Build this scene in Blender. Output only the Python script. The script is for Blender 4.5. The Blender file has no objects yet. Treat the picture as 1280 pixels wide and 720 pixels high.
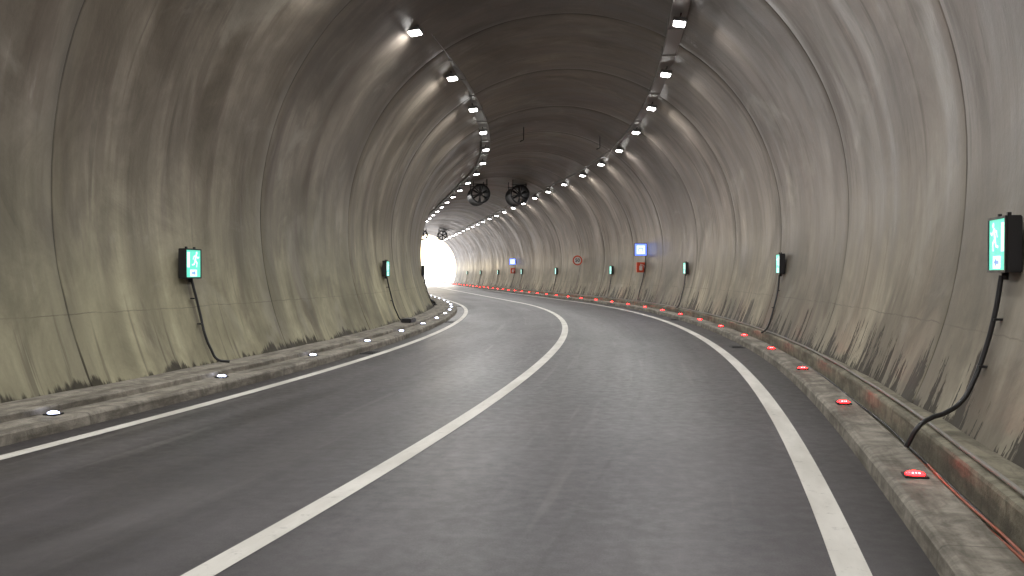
import bpy, bmesh, math, random
from mathutils import Vector, Matrix, noise
random.seed(4)
scene=bpy.context.scene
scene.view_settings.view_transform='Standard'
scene.view_settings.look='None'
scene.view_settings.exposure=0
COL=scene.collection

# ------------------------------------------------------------ path
R=114.0; CX=1.80-R; CY=33.2
TH0=math.asin(-CY/R); TH1=math.asin(.160); S1=(TH1-TH0)*R
S_START=-95.0; S_LAMP0=-34.0; S_EXIT=143.0
def frame(s):
    if s<=S1:
        th=TH0+s/R
        p=Vector((CX+R*math.cos(th),CY+R*math.sin(th),0)); e=0
    else:
        th=TH1
        p=Vector((CX+R*math.cos(th),CY+R*math.sin(th),0)); e=s-S1
    t=Vector((-math.sin(th),math.cos(th),0)); r=Vector((math.cos(th),math.sin(th),0))
    return p+t*e,t,r
def P(s,d,z=0):
    p,t,r=frame(s); q=p+r*d; return Vector((q.x,q.y,z))
def s_at(y,d=0):
    a,b=-60.0,400.0
    for _ in range(50):
        m=(a+b)/2
        if P(m,d).y<y: a=m
        else: b=m
    return (a+b)/2
def sm(x): x=min(1,max(0,x)); return x*x*(3-2*x)
# curve widening of the carriageway
def WL(s): return -.50*sm((s-16)/26)     # inner wall
def KL(s): return .07-.30*sm((s-6)/32)   # inner kerb and edge line
def KRR(s): return .04+.20*sm((s-4)/16)  # outer kerb
def CEN(s): return .13*(1-sm(s/20))

# ------------------------------------------------------------ node helpers
class G:
    def __init__(s,name):
        s.m=bpy.data.materials.new(name); s.m.use_nodes=True
        s.nt=s.m.node_tree; s.nt.nodes.clear()
        s.out=s.nt.nodes.new('ShaderNodeOutputMaterial')
    def n(s,t,ins=None,**kw):
        nd=s.nt.nodes.new(t)
        for k,v in kw.items(): setattr(nd,k,v)
        if ins:
            for k,v in ins.items(): s.set(nd.inputs[k],v)
        return nd
    def set(s,sock,v):
        if isinstance(v,bpy.types.NodeSocket): s.nt.links.new(v,sock)
        else:
            if isinstance(v,(tuple,list)) and len(v)==3 and sock.type=='RGBA': v=(*v,1)
            sock.default_value=v
    def math(s,op,a,b=0.0,c=None,clamp=False):
        nd=s.n('ShaderNodeMath',operation=op,use_clamp=clamp)
        s.set(nd.inputs[0],a); s.set(nd.inputs[1],b)
        if c is not None: s.set(nd.inputs[2],c)
        return nd.outputs[0]
    def map(s,v,a,b,c=0.0,d=1.0):
        nd=s.n('ShaderNodeMapRange',interpolation_type='SMOOTHSTEP')
        s.set(nd.inputs[0],v); s.set(nd.inputs[1],a); s.set(nd.inputs[2],b); s.set(nd.inputs[3],c); s.set(nd.inputs[4],d)
        return nd.outputs[0]
    def mix(s,f,a,b,blend='MIX'):
        nd=s.n('ShaderNodeMix',data_type='RGBA',blend_type=blend)
        s.set(nd.inputs[0],f); s.set(nd.inputs[6],a); s.set(nd.inputs[7],b)
        return nd.outputs[2]
    def comb(s,x,y,z=0.0):
        nd=s.n('ShaderNodeCombineXYZ'); s.set(nd.inputs[0],x); s.set(nd.inputs[1],y); s.set(nd.inputs[2],z); return nd.outputs[0]
    def noise(s,vec,scale=1.0,detail=4.0,rough=.55,dist=0.0):
        nd=s.n('ShaderNodeTexNoise')
        s.set(nd.inputs['Vector'],vec); s.set(nd.inputs['Scale'],scale); s.set(nd.inputs['Detail'],detail)
        s.set(nd.inputs['Roughness'],rough); s.set(nd.inputs['Distortion'],dist)
        return nd.outputs['Fac']
    def uv(s):
        t=s.n('ShaderNodeTexCoord'); x=s.n('ShaderNodeSeparateXYZ'); s.nt.links.new(t.outputs['UV'],x.inputs[0])
        o=s.n('ShaderNodeSeparateXYZ'); s.nt.links.new(t.outputs['Object'],o.inputs[0])
        return x.outputs[0],x.outputs[1],t.outputs['Object'],o.outputs[2]
    def bsdf(s,col,rough=.6,bump=None,bstr=.3,bdist=.01,metal=0.0,spec=.5,coat=0.0,emis=None,estr=0.0):
        b=s.n('ShaderNodeBsdfPrincipled')
        s.set(b.inputs['Base Color'],col); s.set(b.inputs['Roughness'],rough); s.set(b.inputs['Metallic'],metal)
        s.set(b.inputs['Specular IOR Level'],spec); s.set(b.inputs['Coat Weight'],coat)
        if emis is not None:
            s.set(b.inputs['Emission Color'],emis); s.set(b.inputs['Emission Strength'],estr)
        if bump is not None:
            bp=s.n('ShaderNodeBump'); s.set(bp.inputs['Strength'],bstr); s.set(bp.inputs['Distance'],bdist); s.set(bp.inputs['Height'],bump)
            s.nt.links.new(bp.outputs[0],b.inputs['Normal'])
        s.nt.links.new(b.outputs[0],s.out.inputs[0]); return s.m

def simple(name,col,rough=.5,metal=0.0,var=.25,scale=12.0,emis=None,estr=0.0):
    g=G(name); t=g.n('ShaderNodeTexCoord').outputs['Object']
    nz=g.noise(t,scale,4)
    dk=tuple(c*(1-var) for c in col); lt=tuple(min(1,c*(1+var)) for c in col)
    c=g.mix(nz,dk,lt)
    return g.bsdf(c,g.map(nz,.3,.7,rough*.8,min(1,rough*1.2)),metal=metal,emis=emis,estr=estr)

JOINT=6.0; J0=s_at(10.9,-4.3)
# ---- lining concrete
def m_lining():
    g=G('lining_concrete'); u,v,ob,z=g.uv()
    big=g.noise(g.comb(g.math('MULTIPLY',u,.20),g.math('MULTIPLY',v,.25)),1,5,.6,.8)
    mott=g.noise(g.comb(g.math('MULTIPLY',u,.8),g.math('MULTIPLY',v,.55),3.1),1,8,.66,1.4)
    streak=g.noise(g.comb(g.math('MULTIPLY',u,1.1),g.math('MULTIPLY',v,.15),7.7),1,4,.5,.7)
    fs=g.noise(g.comb(g.math('MULTIPLY',u,9.0),g.math('MULTIPLY',v,.5),1.7),1,4,.6,.3)
    fine=g.noise(ob,22,5,.65)
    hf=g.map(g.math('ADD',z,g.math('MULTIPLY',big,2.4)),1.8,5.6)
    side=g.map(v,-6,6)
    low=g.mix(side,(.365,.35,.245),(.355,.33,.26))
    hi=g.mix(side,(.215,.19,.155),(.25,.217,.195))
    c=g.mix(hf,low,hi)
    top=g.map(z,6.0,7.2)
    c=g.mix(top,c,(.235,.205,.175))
    c=g.mix(1.0,c,g.mix(g.map(big,.3,.7),(.66,.65,.65),(1.15,1.14,1.12)),'MULTIPLY')
    c=g.mix(1.0,c,g.mix(g.map(mott,.3,.72),(.74,.73,.71),(1.15,1.14,1.13)),'MULTIPLY')
    pan=g.n('ShaderNodeTexWhiteNoise',noise_dimensions='1D'); g.set(pan.inputs['W'],g.math('FLOOR',g.math('DIVIDE',g.math('SUBTRACT',u,J0),JOINT)))
    c=g.mix(1.0,c,g.mix(pan.outputs[0],(.84,.84,.86),(1.08,1.08,1.06)),'MULTIPLY')
    c=g.mix(.8,c,g.mix(g.map(streak,.32,.68),(.66,.65,.64),(1.19,1.19,1.19)),'MULTIPLY')
    c=g.mix(.3,c,g.mix(g.map(fs,.3,.7),(.80,.80,.80),(1.12,1.12,1.12)),'MULTIPLY')
    c=g.mix(.5,c,g.mix(fine,(.78,.78,.78),(1.18,1.18,1.18)),'MULTIPLY')
    # soft damp blotches
    run=g.noise(g.comb(g.math('MULTIPLY',u,.9),g.math('MULTIPLY',v,.3),12.0),1,6,.6,.6)
    c=g.mix(g.math('MULTIPLY',g.map(run,.49,.70),.72),c,(.115,.098,.078))
    # brown vertical bands below the lamp line
    band=g.noise(g.comb(g.math('MULTIPLY',u,2.3),g.math('MULTIPLY',v,.20),55.0),1,5,.6,.35)
    hz=g.math('MULTIPLY',g.map(z,1.8,3.6),g.map(z,6.6,7.2,1.0,0.0))
    c=g.mix(g.math('MULTIPLY',g.math('MULTIPLY',g.map(band,.51,.62),hz),g.map(v,-4,4,.45,.68)),c,(.095,.075,.06))
    # thin dark water runs, sparse
    tr=g.noise(g.comb(g.math('MULTIPLY',u,6.0),g.math('MULTIPLY',v,.22),31.0),1,3,.5,.15)
    c=g.mix(g.math('MULTIPLY',g.map(tr,.62,.70),g.map(big,.44,.58,0,.55)),c,(.08,.068,.055))
    # paler rubbed patches
    pp=g.noise(g.comb(g.math('MULTIPLY',u,.5),g.math('MULTIPLY',v,.45),71.0),1,5,.6,.9)
    c=g.mix(g.math('MULTIPLY',g.map(pp,.56,.68),.22),c,(.45,.43,.37))
    c=g.mix(g.math('MULTIPLY',g.map(fs,.60,.74),g.map(mott,.5,.7,0,.35)),c,(.50,.48,.44))
    # joints
    wob=g.math('MULTIPLY',g.math('SUBTRACT',g.noise(g.comb(0.0,g.math('MULTIPLY',v,.7),5.0),1,3),.5),.06)
    jd=g.math('PINGPONG',g.math('ADD',g.math('SUBTRACT',u,J0),wob),JOINT/2)
    c=g.mix(g.math('MULTIPLY',g.map(jd,0.0,.45,1.0,0.0),g.map(mott,.4,.7,.0,.55)),c,(.11,.10,.08))
    js=g.map(g.noise(g.comb(g.math('MULTIPLY',u,.3),g.math('MULTIPLY',v,.5),40.0),1,3),.35,.6,.35,.85)
    c=g.mix(g.math('MULTIPLY',g.map(jd,.008,.022,1.0,0.0),js),c,(.04,.036,.03))
    # horizontal pour seam
    zs=g.math('ABSOLUTE',g.math('SUBTRACT',z,g.math('ADD',1.12,g.math('MULTIPLY',g.math('SUBTRACT',g.noise(g.comb(g.math('MULTIPLY',u,.8),0.0),1,6,.7),.5),.14))))
    c=g.mix(g.math('MULTIPLY',g.map(zs,.003,.010,1.0,0.0),g.map(mott,.4,.6,.15,.5)),c,(.08,.07,.055))
    # damp at foot: patchy, with narrow tongues
    sp=g.noise(g.comb(g.math('MULTIPLY',u,2.6),g.math('MULTIPLY',z,.35),2.0),1,6,.8)
    rt=g.map(v,-.5,.5)
    zn=g.noise(g.comb(g.math('MULTIPLY',u,.33),g.math('MULTIPLY',rt,3.0),8.0),1,3)
    zone=g.map(g.math('ADD',zn,g.math('MULTIPLY',rt,.10)),.46,.58)
    hgt=g.math('ADD',.20,g.math('MULTIPLY',g.math('ADD',g.math('MULTIPLY',g.map(sp,.47,.60),g.math('ADD',.10,g.math('MULTIPLY',rt,.55))),.09),zone))
    edge=g.math('ADD',g.math('SUBTRACT',z,hgt),g.math('MULTIPLY',g.math('SUBTRACT',fs,.5),.40))
    wet=g.map(edge,-.02,.06,1.0,0.0)
    c=g.mix(g.math('MULTIPLY',wet,.90),c,(.035,.030,.023))
    bump=g.math('ADD',g.math('MULTIPLY',streak,1.2),g.math('ADD',g.math('MULTIPLY',mott,.8),g.math('MULTIPLY',fine,.15)))
    ro=g.map(g.math('ADD',g.math('MULTIPLY',streak,.6),g.math('MULTIPLY',mott,.4)),.38,.62,.36,.56)
    ro=g.math('ADD',ro,g.math('MULTIPLY',g.map(z,1.2,2.8,1.0,0.0),.22))
    sp_=g.map(z,.8,2.6,.18,.45)
    return g.bsdf(c,ro,bump,.4,.03,spec=sp_)
M_LIN=m_lining()

def m_road():
    g=G('asphalt'); u,v,ob,z=g.uv()
    lng=g.noise(g.comb(g.math('MULTIPLY',u,.06),g.math('MULTIPLY',v,2.2)),1,6,.6,.3)
    big=g.noise(g.comb(g.math('MULTIPLY',u,.12),g.math('MULTIPLY',v,.5),4.0),1,5,.6,.8)
    grain=g.noise(ob,90,3,.7); g2=g.noise(ob,7,5,.7)
    c=g.mix(g.map(lng,.3,.7),(.041,.038,.041),(.066,.061,.065))
    c=g.mix(1.0,c,g.mix(g.map(big,.3,.7),(.74,.74,.74),(1.26,1.25,1.25)),'MULTIPLY')
    c=g.mix(1.0,c,g.mix(g.map(grain,.25,.75),(.62,.62,.62),(1.38,1.38,1.38)),'MULTIPLY')
    w=g.math('PINGPONG',g.math('ADD',v,.1),.9)
    c=g.mix(g.math('MULTIPLY',g.map(w,.40,.9),g.map(big,.35,.6,.2,.5)),c,(.095,.089,.09))
    cr=g.noise(g.comb(g.math('MULTIPLY',u,.9),g.math('MULTIPLY',v,.12),22.0),1,4,.6,.2)
    c=g.mix(.7,c,g.mix(g.map(cr,.35,.65),(.82,.82,.82),(1.16,1.16,1.16)),'MULTIPLY')
    sc=g.noise(g.comb(g.math('MULTIPLY',u,.16),g.math('MULTIPLY',g.math('ADD',v,g.math('MULTIPLY',u,.03)),4.0),9.0),1,3,.5,.2)
    c=g.mix(g.math('MULTIPLY',g.map(sc,.61,.72),.35),c,(.17,.16,.155))
    sd=g.math('ABSOLUTE',g.math('ADD',g.math('SUBTRACT',v,1.9),g.math('MULTIPLY',g.math('SUBTRACT',g.noise(g.comb(g.math('MULTIPLY',u,.25),0.0),1,4),.5),.25)))
    c=g.mix(g.map(sd,.008,.03,.3,0),c,(.02,.019,.019))
    vo=g.n('ShaderNodeTexVoronoi',{'Vector':ob,'Scale':2.3}).outputs['Distance']
    c=g.mix(g.map(vo,.012,.025,.45,0),c,(.24,.23,.22))
    ed=g.map(g.math('ABSOLUTE',g.math('SUBTRACT',v,.04)),3.55,3.95)
    c=g.mix(g.math('MULTIPLY',ed,.6),c,(.028,.025,.023))
    return g.bsdf(c,g.map(g.math('ADD',g.math('MULTIPLY',g2,.5),g.math('MULTIPLY',big,.5)),.35,.65,.40,.56),g.math('ADD',grain,g.math('MULTIPLY',g2,.3)),.3,.004,spec=.45)
M_ROAD=m_road()

def m_paint():
    g=G('line_paint'); u,v,ob,z=g.uv()
    a=g.noise(ob,9,6,.75); b=g.noise(g.comb(g.math('MULTIPLY',u,.8),g.math('MULTIPLY',v,3.0)),1,4)
    c=g.mix(g.map(b,.3,.7),(.56,.54,.49),(.74,.72,.67))
    c=g.mix(g.map(a,.56,.70,0,.5),c,(.25,.24,.22))
    return g.bsdf(c,.6,a,.3,.004)
M_PAINT=m_paint()

def m_kerb(name,base,step,js):
    g=G(name); u,v,ob,z=g.uv()
    a=g.noise(ob,3.5,7,.7,.8); b=g.noise(g.comb(g.math('MULTIPLY',u,.7),g.math('MULTIPLY',v,4.0)),1,5,.65); f=g.noise(ob,45,3,.7)
    c=g.mix(g.map(a,.3,.7),tuple(x*.50 for x in base),tuple(x*1.18 for x in base))
    c=g.mix(g.map(b,.42,.66,0,.7),c,(.08,.07,.055))
    c=g.mix(.6,c,g.mix(f,(.75,.75,.75),(1.2,1.2,1.2)),'MULTIPLY')
    jd=g.math('PINGPONG',u,step/2)
    c=g.mix(g.map(jd,.004,.012,js,0),c,(.05,.046,.038))
    return g.bsdf(c,.8,g.math('ADD',a,g.math('MULTIPLY',f,.4)),.6,.02,spec=.25)
M_KERB=m_kerb('kerb_concrete',(.31,.285,.24),3.0,.4)
M_LEDGE=m_kerb('ledge_concrete',(.26,.24,.18),6.0,.8)

M_BLACK=simple('black_plastic',(.018,.018,.02),.42)
M_DARKMET=simple('dark_steel',(.05,.05,.052),.5,.4)
M_GALV=simple('galvanised_steel',(.36,.35,.34),.5,.2)
M_FIX=simple('lamp_housing_grey',(.22,.22,.22),.4,.3)
M_ORANGE=simple('orange_cable',(.30,.075,.035),.5)
M_GREYC=simple('grey_conduit',(.20,.19,.17),.55)
M_FAN=simple('fan_casing',(.03,.03,.032),.55,.3)
M_RED=simple('red_enamel',(.55,.06,.02),.4)
M_ROCK=simple('hillside_soil',(.14,.15,.09),.9,var=.5,scale=.6)
M_GROUND=simple('pale_gravel',(.45,.44,.41),.9,var=.25,scale=1.5)
M_PORTAL=simple('portal_concrete',(.4,.38,.34),.8,var=.2,scale=2)
def emis(name,col,st,base=.8): return simple(name,tuple(min(base,c*base) for c in col),.4,var=.03,emis=col,estr=st)
M_EGREEN=emis('sign_green_lit',(.12,.62,.46),1.2)
M_EWHITE=emis('sign_white_lit',(.75,1,.95),1.3)
M_EBLUE=emis('sign_blue_lit',(.16,.26,1.0),1.5)
M_EBW=emis('sign_paleblue_lit',(.72,.82,1.0),1.5)
M_LRED=emis('stud_red_lens',(1,.004,.005),42,.3)
M_LREDC=emis('stud_red_core',(1,.45,.45),6,.3)
M_LWHT=emis('stud_white_lens',(.66,.72,1.0),18,.5)
M_LWHTC=emis('stud_white_core',(.9,.93,1.0),25,.5)
M_LED=emis('lamp_diffuser',(1.0,.98,.95),30,.8)
M_WHITEP=simple('reflective_white',(.6,.58,.55),.4)

# ------------------------------------------------------------ mesh helpers
def obj(name,me,mats=(),parent=None,smooth=False):
    o=bpy.data.objects.new(name,me); COL.objects.link(o)
    for m in mats: me.materials.append(m)
    if smooth:
        for p in me.polygons: p.use_smooth=True
    if parent: o.parent=parent
    return o
def empty(name,loc=(0,0,0),rz=0.0):
    e=bpy.data.objects.new(name,None); e.location=loc; e.rotation_euler=(0,0,rz); e.empty_display_size=.2; COL.objects.link(e); return e
def srange(a,b,step):
    n=max(1,int(round((b-a)/step))); return [a+(b-a)*i/n for i in range(n+1)]
def extrude(name,prof,sl,mat,smooth=False,disp=None,vco=None,parent=None,off=None):
    vs=[];fs=[];k=len(prof)
    if vco is None: vco=[p[0] for p in prof]
    nr=[]
    for i in range(k):
        a=prof[max(0,i-1)]; b=prof[min(k-1,i+1)]
        dx,dz=b[0]-a[0],b[1]-a[1]; l=math.hypot(dx,dz) or 1; nr.append((-dz/l,dx/l))
    for s in sl:
        p,t,r=frame(s)
        for i,(d,z) in enumerate(prof):
            o=off(s,d) if off else 0
            if disp:
                q=disp(s,vco[i],z); d+=nr[i][0]*q; z+=nr[i][1]*q
            d+=o
            vs.append((p.x+r.x*d,p.y+r.y*d,z))
    uvs=[]
    for j in range(len(sl)-1):
        for i in range(k-1):
            a=j*k+i; fs.append((a,a+1,a+k+1,a+k))
            uvs+= [(sl[j],vco[i]),(sl[j],vco[i+1]),(sl[j+1],vco[i+1]),(sl[j+1],vco[i])]
    me=bpy.data.meshes.new(name); me.from_pydata(vs,[],fs); me.update()
    ul=me.uv_layers.new(name='UVMap'); 
    flat=[c for q in uvs for c in q]; ul.data.foreach_set('uv',flat)
    return obj(name,me,[mat],parent,smooth)
def bm_box(bm,c,sz,mi=0,rot=None,bev=0.0):
    M=Matrix.Translation(c)@(rot.to_4x4() if rot else Matrix())@Matrix.Diagonal((*sz,1))
    r=bmesh.ops.create_cube(bm,size=1,matrix=M); fs=set(f for v in r['verts'] for f in v.link_faces)
    for f in fs: f.material_index=mi
    if bev>0:
        es=list(set(e for v in r['verts'] for e in v.link_edges))
        q=bmesh.ops.bevel(bm,geom=es,offset=bev,segments=2,affect='EDGES')
        for f in q['faces']: f.material_index=mi
def bm_cyl(bm,a,b,r,mi=0,seg=16,r2=None):
    a=Vector(a);b=Vector(b);d=b-a; M=Matrix.Translation((a+b)/2)@d.to_track_quat('Z','Y').to_matrix().to_4x4()
    q=bmesh.ops.create_cone(bm,cap_ends=True,segments=seg,radius1=r,radius2=r if r2 is None else r2,depth=d.length,matrix=M)
    for f in set(f for v in q['verts'] for f in v.link_faces): f.material_index=mi; f.smooth=len(f.verts)==4
def bm_mesh(bm,name): me=bpy.data.meshes.new(name); bm.to_mesh(me); bm.free(); return me
def bm_poly(bm,pts,y,mi=0):
    f=bm.faces.new([bm.verts.new((p[0],y,p[1])) for p in pts]); f.material_index=mi
def bm_seg(bm,a,b,w,y,mi=0):
    a=Vector(a);b=Vector(b);d=(b-a).normalized();n=Vector((-d.y,d.x))*w/2
    bm_poly(bm,[a-n-d*w*.25,b-n+d*w*.25,b+n+d*w*.25,a+n-d*w*.25],y,mi)
def tube(name,pts,r,mat,parent=None):
    cu=bpy.data.curves.new(name,'CURVE'); cu.dimensions='3D'; cu.bevel_depth=r; cu.bevel_resolution=3; cu.resolution_u=6
    sp=cu.splines.new('BEZIER'); sp.bezier_points.add(len(pts)-1)
    for i,p in enumerate(pts):
        b=sp.bezier_points[i]; b.co=p; b.handle_left_type=b.handle_right_type='AUTO'
    cu.materials.append(mat)
    o=bpy.data.objects.new(name,cu); COL.objects.link(o)
    if parent: o.parent=parent
    return o

# ------------------------------------------------------------ lining
HW=5.33; ZC=2.75; RL=6.2; ZCR=ZC+HW
def half(z):
    if z<ZC: return HW-RL+math.sqrt(RL*RL-(ZC-z)**2)
    return math.sqrt(max(0,HW*HW-(z-ZC)**2))
def wall(s,sd,z):
    return half(z) if sd>0 else -half(z)*(1-WL(s)/HW)
def arch_z(s,d):
    if d<0: d=d/(1-WL(s)/HW)
    return ZC+math.sqrt(HW*HW-d*d)
hp=[]
for i in range(13): z=-.05+(ZC+.05)*i/13; hp.append((half(z),z))
for i in range(30): a=math.pi/2*i/30; hp.append((HW*math.cos(a),ZC+HW*math.sin(a)))
prof=[(-x,z) for x,z in hp]+[(0,ZCR)]+[(x,z) for x,z in reversed(hp)]
Ls=[0]
for i in range(1,len(prof)): Ls.append(Ls[-1]+math.dist(prof[i],prof[i-1]))
vco=[l-Ls[-1]/2 for l in Ls]
sl=set(round(x,4) for x in srange(S_START,S_EXIT,.3))
j=J0-JOINT*40
while j<S_EXIT:
    if j>S_START+.1 and j<S_EXIT-.1:
        for q in (-.03,-.015,0,.015,.03): sl.add(round(j+q,4))
    j+=JOINT
sl=sorted(sl)
def disp(s,t,z):
    f=((s-J0)%JOINT)/JOINT
    d=.02*math.sin(math.pi*f)
    d+=.055*noise.noise(Vector((s*.40,t*.08,0)))+.014*noise.noise(Vector((s*1.3,t*.12,5)))+.014*noise.noise(Vector((s*.7,t*.7,9)))
    jd=min(f,1-f)*JOINT
    if jd<.02: d+=.018*(1-jd/.02)
    return d
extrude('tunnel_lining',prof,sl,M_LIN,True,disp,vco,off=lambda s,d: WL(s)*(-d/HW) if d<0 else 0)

# ------------------------------------------------------------ road, lines, kerbs
S_OUT=S_EXIT+120
rs=srange(S_START-20,S_OUT,1.0)
extrude('road',[(-4.25,0),(-1.8,0),(0,0),(2,0),(4.30,0)],rs,M_ROAD)
def line(name,d,w,off): extrude(name,[(d-w/2,.004),(d+w/2,.004)],srange(S_START-20,S_OUT,.75),M_PAINT,off=off)
line('edge_line',-3.45,.16,lambda s,d:KL(s)); line('centre_line',0,.175,lambda s,d:CEN(s)); line('edge_line',3.52,.19,lambda s,d:.03)
ks=srange(S_START,S_OUT,.5)
kl=[(-3.85,-.01),(-3.865,.10),(-3.885,.125),(-3.91,.13),(-4.25,.14),(-4.255,.20),(-4.27,.215),(-4.85,.225)]
kvl=[p[0]-p[1] for p in kl]
extrude('kerb',kl,ks,M_KERB,vco=kvl,off=lambda s,d: KL(s))
KR=-.14
KO=lambda s,d: KRR(s)
def sh(pf): return [(a+KR,b) for a,b in pf]
kr=sh([(4.09,-.01),(4.10,.11),(4.12,.135),(4.15,.145),(4.44,.15),(4.455,.145),(4.46,.04)])
extrude('kerb',kr,ks,M_KERB,vco=[p[0]+p[1] for p in kr],off=KO)
extrude('cable_trench',sh([(4.455,.045),(4.605,.045)]),ks,M_LEDGE,off=KO)
lr=sh([(4.60,.03),(4.605,.26),(4.615,.285),(4.65,.295),(5.05,.31)])
extrude('service_ledge',lr,ks,M_LEDGE,vco=[p[0]+p[1] for p in lr],off=KO)

def run(name,d0,z0,r,mat,a,b,amp,step=.6,seed=0,off=None):
    pts=[]
    for s in srange(a,b,step):
        o=off(s) if off else 0
        pts.append(P(s,d0+o+amp*noise.noise(Vector((s*.45,seed,0)))*1.6,z0+.012*noise.noise(Vector((s*.8,seed,4)))))
    return tube(name,pts,r,mat)
run('orange_cable',4.51+KR,.075,.013,M_ORANGE,-4,60,.04,seed=1,off=KRR)
run('orange_cable',4.46+KR,.165,.009,M_ORANGE,-2,8,.04,seed=6,off=KRR)
run('black_cable',4.56+KR,.075,.012,M_BLACK,-4,60,.02,seed=2,off=KRR)
run('conduit',4.68+KR,.325,.016,M_GREYC,-4,90,.01,1.5,seed=3,off=KRR)

# ------------------------------------------------------------ road studs
def stud_mesh(name,lens,core,k=1.0):
    bm=bmesh.new()
    bm_box(bm,Vector((0,0,.009)),(.15*k,.15*k,.018),0,bev=.005)
    q=bmesh.ops.create_uvsphere(bm,u_segments=18,v_segments=8,radius=1,matrix=Matrix.Translation((0,0,.014))@Matrix.Diagonal((.064*k,.055*k,.026*k,1)))
    for f in set(f for v in q['verts'] for f in v.link_faces): f.material_index=1; f.smooth=True
    for x in (-.02,0,.02):
        q=bmesh.ops.create_uvsphere(bm,u_segments=10,v_segments=6,radius=.0075,matrix=Matrix.Translation((x*k,-.034*k,.014+.017*k)))
        for f in set(f for v in q['verts'] for f in v.link_faces): f.material_index=2; f.smooth=True
    me=bm_mesh(bm,name)
    for m in (M_DARKMET,lens,core): me.materials.append(m)
    return me
ms_r=stud_mesh('stud_red',M_LRED,M_LREDC,1.1); ms_w=stud_mesh('stud_white',M_LWHT,M_LWHTC)
for me,d,z,y0,stp,of in ((ms_r,4.30+KR,.147,6.45,3.60,KRR),(ms_w,-4.12,.138,9.35,3.58,KL)):
    s0=s_at(y0,d)
    for k in range(-3,46):
        s=s0+stp*k
        if s>S_EXIT: break
        p,t,r=frame(s)
        o=bpy.data.objects.new('road_stud',me); COL.objects.link(o); o.location=P(s,d+of(s),z); o.rotation_euler=(0,0,math.atan2(t.y,t.x)-math.pi/2)

# ------------------------------------------------------------ ceiling lamps and trays
LZ=7.02; LD=2.9
def LC(s,d=0): return -.24+.34*sm((s-18)/24)
bm=bmesh.new()
bm_box(bm,Vector((0,0,.045)),(.30,.40,.07),0,bev=.01)
for i in range(7): bm_box(bm,Vector((-.12+i*.04,0,.10)),(.008,.34,.05),0)
for x in (-.135,.135): bm_box(bm,Vector((x,0,.002)),(.02,.40,.016),1)
for y in (-.185,.185): bm_box(bm,Vector((0,y,.002)),(.248,.02,.016),1)
bm_box(bm,Vector((0,0,-.014)),(.24,.33,.044),2,bev=.012)
for y in (-.12,.12): bm_box(bm,Vector((0,y,.155)),(.03,.02,.07),1)
lm=bm_mesh(bm,'lamp_body')
for m in (M_FIX,M_DARKMET,M_LED): lm.materials.append(m)
lt=bpy.data.lights.new('lamp_led','AREA'); lt.shape='RECTANGLE'; lt.size=.22; lt.size_y=.31; lt.energy=112; lt.color=(1.0,.985,.965)
S_L=s_at(19.3,0)
k=-14
while True:
    s=S_L+4.75*k; k+=1
    if s<S_LAMP0+2: continue
    if s>S_EXIT-1: break
    p,t,r=frame(s); rz=math.atan2(t.y,t.x)-math.pi/2
    for sd in (-1,1):
        e=empty('ceiling_lamp',P(s,LC(s)+sd*LD,LZ),rz); e.rotation_euler=(0,sd*math.radians(8),rz)
        o=bpy.data.objects.new('housing',lm); COL.objects.link(o); o.parent=e
        l=bpy.data.objects.new('led_panel',lt); COL.objects.link(l); l.parent=e; l.location=(0,0,-.040)
for sd in (-1,1):
    root=empty('cable_tray')
    d0=sd*LD
    z0=LZ+.22
    ss=srange(S_START,S_EXIT,1.5)
    for nm,pf in (('tray_floor',[(d0-.17,z0+.003),(d0+.17,z0+.003)]),('tray_side',[(d0-.175,z0+.07),(d0-.175,z0-.012),(d0-.163,z0-.012)]),('tray_edge',[(d0+.163,z0-.012),(d0+.175,z0-.012),(d0+.175,z0+.07)])):
        extrude(nm,pf,ss,M_GALV,parent=root,off=LC)
    bm=bmesh.new()
    s=S_L-4.75*11+1.19
    while s<S_EXIT-1:
        p,t,r=frame(s); rot=Matrix.Rotation(math.atan2(t.y,t.x)-math.pi/2,3,'Z'); dd=d0+LC(s)
        bm_box(bm,P(s,dd,z0-.010),(.40,.04,.02),0,rot)
        for q in (-.19,.19):
            zt=arch_z(s,dd+q)
            if zt>z0: bm_box(bm,P(s,dd+q,(z0+zt)/2),(.012,.02,zt-z0+.05),0,rot)
        s+=2.375
    obj('brackets',bm_mesh(bm,'brackets'),[M_GALV],root)
    for c in range(3):
        run('tray_cable',d0-.08+.08*c,z0+.03,.018,M_BLACK,S_LAMP0,S_EXIT,.012,3.0,seed=20+c,off=LC).parent=root

for y,d in ((38,-1.2),(38,2.1)):
    s=s_at(y); bm=bmesh.new(); zt=arch_z(s,d)
    bm_cyl(bm,P(s,d,zt+.06),P(s,d,zt-.55),.02,0,8); bm_cyl(bm,P(s,d,zt-.55),P(s,d-.15,zt-.62),.02,0,8)
    obj('ceiling_hook',bm_mesh(bm,'hook'),[M_DARKMET])

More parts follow.
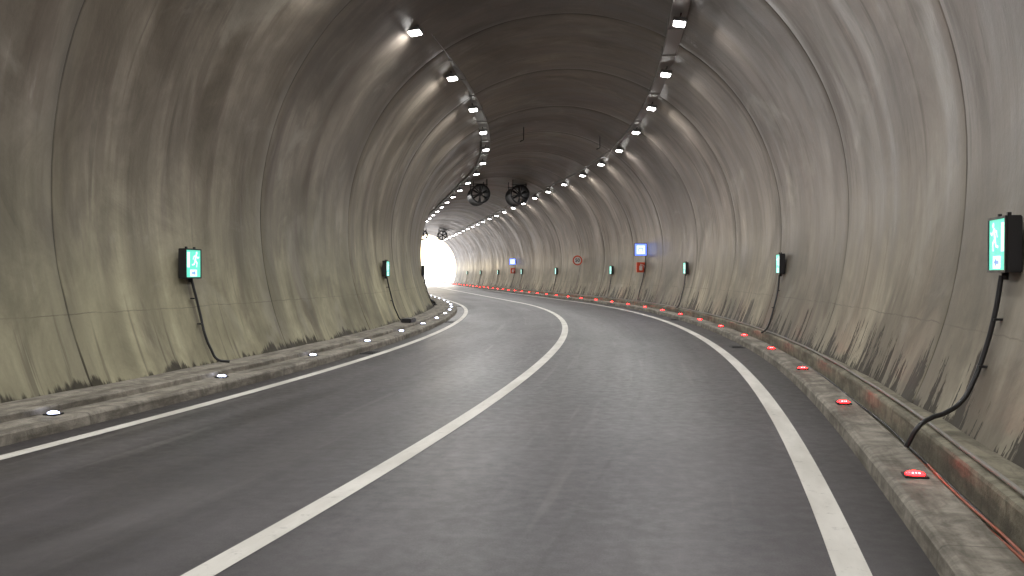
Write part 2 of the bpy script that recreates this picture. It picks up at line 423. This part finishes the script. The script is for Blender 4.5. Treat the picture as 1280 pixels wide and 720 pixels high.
# ------------------------------------------------------------ jet fans
def fan_mesh():
    bm=bmesh.new(); RO=.60; Lh=1.2
    seg=40
    def ring(r,y,): return [bm.verts.new((r*math.cos(2*math.pi*i/seg),y,r*math.sin(2*math.pi*i/seg))) for i in range(seg)]
    pr=[(RO-.02,-Lh),(RO+.02,-Lh-.03),(RO+.05,-Lh),(RO+.02,-Lh+.06),(RO,-Lh+.1),(RO,Lh-.1),(RO+.05,Lh),(RO-.02,Lh),(RO-.06,Lh-.1),(RO-.06,-Lh+.1),(RO-.02,-Lh)]
    rings=[ring(*p) for p in pr]
    for a,b in zip(rings,rings[1:]):
        for i in range(seg):
            f=bm.faces.new((a[i],a[(i+1)%seg],b[(i+1)%seg],b[i])); f.smooth=True
    bm_cyl(bm,(0,-Lh+.10,0),(0,-Lh+.55,0),.15,0,24); bm_cyl(bm,(0,-Lh-.02,0),(0,-Lh+.10,0),.08,0,24,.15)
    for i in range(6):
        a=2*math.pi*i/6+.26
        bm_cyl(bm,(.12*math.cos(a),-Lh+.06,.12*math.sin(a)),((RO-.03)*math.cos(a),-Lh+.06,(RO-.03)*math.sin(a)),.03,0,8)
        a+=.26
        u=Vector((math.cos(a),0,math.sin(a))); w=Vector((-math.sin(a),0,math.cos(a)))
        q=[]
        for rr,hw,tw in ((.14,.06,.9),(.34,.07,.6),(.52,.06,.4)):
            dv=(w*math.cos(tw)+Vector((0,1,0))*math.sin(tw))*hw
            q.append((u*rr-dv+Vector((0,-Lh+.4,0)),u*rr+dv+Vector((0,-Lh+.4,0))))
        for A,B in zip(q,q[1:]): bm.faces.new([bm.verts.new(x) for x in (A[0],A[1],B[1],B[0])])
    for y in (-.9,.9):
        for x in (-.45,.45):
            bm_box(bm,Vector((x,y,.70)),(.05,.08,.62),1)
        bm_box(bm,Vector((0,y,.66)),(1.0,.08,.05),1)
    for y in (-.7,.7):
        r=RO+.015
        for i in range(seg):
            a=2*math.pi*i/seg;b=2*math.pi*(i+1)/seg
            v=[bm.verts.new((r*math.cos(q),yy,r*math.sin(q))) for q,yy in ((a,y-.03),(b,y-.03),(b,y+.03),(a,y+.03))]
            bm.faces.new(v)
    me=bm_mesh(bm,'jet_fan'); me.materials.append(M_FAN); me.materials.append(M_DARKMET); return me
fm=fan_mesh()
for y in (60,122):
    s=s_at(y); p,t,r=frame(s)
    for d in (-1.33,1.33):
        o=bpy.data.objects.new('jet_fan',fm); COL.objects.link(o); o.location=P(s,d+.10,7.0); o.rotation_euler=(0,0,math.atan2(t.y,t.x)-math.pi/2)

# ------------------------------------------------------------ lit exit signs
def man(bm,ox,oz,k,y,mi,fl=1):
    def T(p): return (ox+fl*p[0]*k,oz+p[1]*k)
    n=16; bm_poly(bm,[T((.10+.095*math.cos(2*math.pi*i/n),.88+.095*math.sin(2*math.pi*i/n))) for i in range(n)],y,mi)
    for a,b,w in (((.02,.74),(-.08,.42),.17),((-.08,.42),(.14,.26),.11),((.14,.26),(.10,.02),.10),((-.08,.40),(-.20,.18),.11),((-.20,.18),(-.42,.14),.09),
                  ((.04,.72),(.24,.56),.075),((.24,.56),(.38,.64),.07),((-.02,.72),(-.24,.66),.075),((-.24,.66),(-.32,.48),.07)):
        bm_seg(bm,T(a),T(b),w*k,y,mi)
def arrow(bm,ox,oz,k,y,mi,dr=1):
    pts=[(-.5,-.12),(0,-.12),(0,-.35),(.5,0),(0,.35),(0,.12),(-.5,.12)]
    q=[(ox+dr*p[0]*k,oz+p[1]*k) for p in pts]; bm_poly(bm,q if dr>0 else q[::-1],y,mi)
def exit_sign_mesh(fl):
    bm=bmesh.new(); W,H,D=.46,.47,.12
    bm_box(bm,Vector((0,D/2,0)),(W,D,H),0,bev=.008)
    for x in (-W/2+.010,W/2-.010): bm_box(bm,Vector((x,-.006,0)),(.020,.012,H-.002),0)
    for z in (-H/2+.011,H/2-.011): bm_box(bm,Vector((0,-.006,z)),(W-.042,.012,.020),0)
    w,h=W-.042,H-.044
    bm_poly(bm,[(-w/2,-h/2),(w/2,-h/2),(w/2,h/2),(-w/2,h/2)],-.003,1)
    man(bm,.07*fl,-.055,.25,-.006,2,fl)
    bm_poly(bm,[(-fl*.145-.035,-.06),(-fl*.145+.035,-.06),(-fl*.145+.035,.18),(-fl*.145-.035,.18)],-.006,2)
    bm_poly(bm,[(-.10,-h/2+.012),(.10,-h/2+.012),(.10,-h/2+.118),(-.10,-h/2+.118)],-.006,2)
    arrow(bm,0,-h/2+.065,.13,-.009,3,fl)
    for x in (-.12,.12): bm_box(bm,Vector((x,.05,H/2+.015)),(.03,.03,.03),0)
    bm_cyl(bm,(0,.06,-H/2),(0,.06,-H/2-.06),.028,0,12)
    bmesh.ops.recalc_face_normals(bm,faces=bm.faces)
    me=bm_mesh(bm,'exit_sign')
    for m in (M_BLACK,M_EGREEN,M_EWHITE,M_EBLUE): me.materials.append(m)
    return me
em={1:exit_sign_mesh(-1),-1:exit_sign_mesh(1)}
def exit_sign(y,sd,zc=1.87,style=0):
    s=s_at(y,sd*5.2); dwall=wall(s,sd,zc-.1)
    p,t,r=frame(s); n=-r*sd
    rz=math.atan2(n.x,-n.y)
    e=empty('exit_sign',P(s,dwall-sd*.14,zc),rz)
    o=bpy.data.objects.new('light_box',em[sd]); COL.objects.link(o); o.parent=e
    inv=(Matrix.Translation(e.location)@Matrix.Rotation(rz,4,'Z')).inverted()
    def W(ds,off,z):
        return inv@P(s+ds,wall(s+ds,sd,z)-sd*off,z)
    j=random.uniform(-.05,.05)
    if sd<0: pts=[W(0,.08,1.58),W(.02+j,.08,1.35),W(.06,.06,1.0),W(.03+j,.05,.7),W(.06,.05,.45),W(.10,.07,.285),W(.18,.22,.245)]
    elif style==1: pts=[W(0,.08,1.62),W(.0,.06,1.3),W(.0,.05,1.0),W(-.02,.06,.72),W(-.06,.10,.56),W(-.16,.22,.47),W(-.26,.34,.44),W(-.32,.42,.38),W(-.31,.44,.20)]
    else: pts=[W(0,.08,1.62),W(-.05,.05,1.3),W(-.16+j,.05,.9),W(-.30,.05,.6),W(-.55,.10,.42),W(-.95,.22,.35),W(-1.2,.30,.335)]
    tube('supply_cable',pts,.021,M_BLACK,e)
    bm=bmesh.new()
    for z in (1.25,.85):
        c=W(0.0 if sd>0 else .03,.03,z); bm_box(bm,c,(.07,.07,.02),0)
    obj('cable_clips',bm_mesh(bm,'clips'),[M_BLACK],e)
ysr=[7.40,20.7,35.2,50.5,65.5,80.3,95,110,125,-7]
for i,y in enumerate(ysr): exit_sign(y,1,zc=1.88,style=1 if i==0 else 0)
for y in (13.9,26.2,40.5,55,70,85,100,115,130,0,-14): exit_sign(y,-1,zc=1.80)

# ------------------------------------------------------------ emergency signs with cabinets
def emergency(y):
    zc=2.85; W=.62
    dw=half(zc); s=s_at(y,dw); p,t,r=frame(s); n=-t; rz=math.atan2(n.x,-n.y)
    e=empty('emergency_phone_sign',P(s,dw-.33,zc),rz)
    bm=bmesh.new()
    bm_box(bm,Vector((0,.06,0)),(W,.12,W),0,bev=.01)
    bm_poly(bm,[(-.29,-.29),(.29,-.29),(.29,.29),(-.29,.29)],-.003,1)
    bm_poly(bm,[(-.20,-.20),(.20,-.20),(.20,.20),(-.20,.20)],-.006,2)
    bm_seg(bm,(-.10,.03),(-.10,-.10),.05,-.009,1); bm_seg(bm,(.10,.03),(.10,-.10),.05,-.009,1); bm_seg(bm,(-.10,.08),(.10,.08),.06,-.009,1)
    bm_box(bm,Vector((W/2+.03,.06,0)),(.06,.05,.3),0)
    obj('light_box',bm_mesh(bm,'lb'),[M_BLACK,M_EBLUE,M_EBW],e)
    zc=1.98; dw=half(zc)
    e2=empty('fire_extinguisher_cabinet',P(s+.2,dw-.2,zc),rz)
    bm=bmesh.new()
    bm_box(bm,Vector((0,.12,0)),(.44,.24,.5),0,bev=.015)
    bm_box(bm,Vector((0,-.006,0)),(.38,.012,.44),0,bev=.003)
    bm_poly(bm,[(-.11,-.15),(.05,-.15),(.05,.08),(-.11,.08)],-.016,1)
    bm_seg(bm,(-.03,.08),(-.03,.16),.05,-.016,1); bm_seg(bm,(-.03,.15),(.13,.10),.03,-.016,1); bm_seg(bm,(.13,.10),(.15,-.05),.03,-.016,1)
    bm_box(bm,Vector((.16,-.02,-.02)),(.02,.02,.10),2)
    obj('cabinet',bm_mesh(bm,'cab'),[M_RED,M_WHITEP,M_DARKMET],e2)
    inv=(Matrix.Translation(e.location)@Matrix.Rotation(rz,4,'Z')).inverted()
    tube('supply_cable',[inv@P(s+.1,half(z)-.05,z) for z in (2.7,2.3,1.6,1.2,.8)]+[inv@P(s-.2,half(.4)-.08,.33)],.022,M_BLACK,e)
emergency(43.5); emergency(84.5)

# ------------------------------------------------------------ speed limit sign
def speed(y):
    zc=2.55; dw=half(zc); s=s_at(y,dw); p,t,r=frame(s); n=-t; rz=math.atan2(n.x,-n.y)
    e=empty('speed_limit_sign',P(s,dw-.36,zc),rz)
    bm=bmesh.new(); N=40
    bm_cyl(bm,(0,.0,0),(0,.03,0),.33,0,N)
    bm_poly(bm,[(.325*math.cos(2*math.pi*i/N),.325*math.sin(2*math.pi*i/N)) for i in range(N)],-.003,1)
    bm_poly(bm,[(.235*math.cos(2*math.pi*i/N),.235*math.sin(2*math.pi*i/N)) for i in range(N)],-.006,2)
    bm_box(bm,Vector((.25,.05,.1)),(.5,.03,.04),0); bm_box(bm,Vector((.25,.05,-.1)),(.5,.03,.04),0)
    bm_cyl(bm,(0,.06,-.3),(0,.06,.3),.025,0,10)
    obj('board',bm_mesh(bm,'sp'),[M_GALV,M_RED,M_WHITEP],e)
    cu=bpy.data.curves.new('digits','FONT'); cu.body='50'; cu.size=.32; cu.align_x='CENTER'; cu.align_y='CENTER'; cu.offset=.008
    cu.materials.append(M_BLACK); o=bpy.data.objects.new('digits',cu); COL.objects.link(o); o.parent=e; o.location=(0,-.010,0); o.rotation_euler=(math.pi/2,0,0)
speed(58)

# ------------------------------------------------------------ drain grates, cable box
def gully(y,d,of):
    s=s_at(y,d); p,t,r=frame(s); bm=bmesh.new()
    for sx in (-.13,.13): bm_box(bm,Vector((sx,0,.008)),(.03,.5,.012),0)
    for sy in (-.235,.235): bm_box(bm,Vector((0,sy,.008)),(.23,.03,.012),0)
    for i in range(8): bm_box(bm,Vector((0,-.19+i*.054,.007)),(.228,.022,.010),0)
    bmesh.ops.create_grid(bm,x_segments=1,y_segments=1,size=.5,matrix=Matrix.Translation((0,0,.003))@Matrix.Diagonal((.24,.46,1,1)))
    o=obj('drain_grate',bm_mesh(bm,'g'),[M_DARKMET,M_BLACK]); o.location=P(s,d+of(s),0); o.rotation_euler=(0,0,math.atan2(t.y,t.x)-math.pi/2)
for y in (18.2,30,45): gully(y,-3.69,KL); gully(y+1.5,3.77,KRR)
s=s_at(26.0,-4.5); bm=bmesh.new(); bm_box(bm,Vector((0,0,.05)),(.3,.9,.10),0,bev=.02); bm_box(bm,Vector((0,0,.11)),(.26,.8,.02),0,bev=.005)
p,t,r=frame(s); o=obj('cable_box',bm_mesh(bm,'jb'),[M_BLACK]); o.location=P(s,-4.48+KL(s),.215); o.rotation_euler=(0,0,math.atan2(t.y,t.x)-math.pi/2)

# ------------------------------------------------------------ portals, hillside, ground
def portal(s,wl):
    bm=bmesh.new(); p,t,r=frame(s)
    pf=[((d+wl*(-d/HW)) if d<0 else d,z) for d,z in prof]
    outer=[]
    for d,z in pf:
        dx,dz=d,z-1.5; kx=7.5/max(1e-6,abs(dx)); kz=(9.0)/max(1e-6,dz) if dz>0 else 1e9
        k=min(kx,kz); outer.append((dx*k,max(-.5,1.5+dz*k)))
    for e in (0,.9):
        A=[bm.verts.new(P(s+e,d,z)) for d,z in pf]; B=[bm.verts.new(P(s+e,d,z)) for d,z in outer]
        for i in range(len(A)-1): bm.faces.new((A[i],A[i+1],B[i+1],B[i]))
        if e==0: A0,B0=A,B
    for i in range(len(A)-1):
        bm.faces.new((A0[i],A0[i+1],A[i+1],A[i])); bm.faces.new((B0[i],B0[i+1],B[i+1],B[i]))
    obj('tunnel_portal',bm_mesh(bm,'portal'),[M_PORTAL])
portal(S_EXIT+.003,WL(S_EXIT)); portal(S_START-.903,0)
ds=[-75,-55,-40,-28,-18,-12,-9,-7.2,-3.5,0,3.5,7.6,9.4,14,22,35,50,70,90]
vs=[];fs=[];ss=srange(S_START-.45,S_EXIT+.45,6)
for s in ss:
    for d in ds:
        f=max(0,1-max(0,abs(d)-10)/80)
        e=min(1,(min(s-ss[0],ss[-1]-s))/40)
        z=10.4+ (18*e*f+4*e*noise.noise(Vector((s*.05,d*.05,1)))) if abs(d)<10 else (10.4+18*e)*f**1.5-.5+4*e*noise.noise(Vector((s*.05,d*.05,1)))
        if abs(d)<8 : z=max(z,10.4)
        vs.append(P(s,d,z))
k=len(ds)
for a in range(len(ss)-1):
    for b in range(k-1): i=a*k+b; fs.append((i,i+1,i+k+1,i+k))
me=bpy.data.meshes.new('hill'); me.from_pydata(vs,[],fs); obj('hillside',me,[M_ROCK],None,True)
bm=bmesh.new(); bmesh.ops.create_grid(bm,x_segments=40,y_segments=40,size=3000)
for v in bm.verts: v.co.z=-.03
obj('ground',bm_mesh(bm,'ground'),[M_GROUND])

# ------------------------------------------------------------ sky and sun
EL=42
w=bpy.data.worlds.new('World'); scene.world=w; w.use_nodes=True
nt=w.node_tree; bg=nt.nodes['Background']; sky=nt.nodes.new('ShaderNodeTexSky'); sky.sky_type='NISHITA'; sky.sun_disc=False
sky.sun_elevation=math.radians(EL); sky.sun_rotation=math.radians(0); sky.dust_density=3
nt.links.new(sky.outputs[0],bg.inputs[0]); bg.inputs[1].default_value=1.0
sd=bpy.data.lights.new('sun','SUN'); sd.energy=10; sd.angle=math.radians(.5); sd.color=(1,.97,.93)
so=bpy.data.objects.new('sun',sd); COL.objects.link(so)
so.rotation_euler=Vector((0,math.cos(math.radians(EL)),math.sin(math.radians(EL)))).to_track_quat('Z','Y').to_euler()
so.location=(0,200,80)

# ------------------------------------------------------------ camera
cd=bpy.data.cameras.new('camera'); cam=bpy.data.objects.new('camera',cd); COL.objects.link(cam)
cd.sensor_width=36; cd.lens=36*1100/1280; cd.clip_end=6000; cd.clip_start=.05
cam.location=(0,0,1.63)
cam.rotation_euler=(math.pi/2-math.atan((360-343)/1100),0,0)
scene.camera=cam
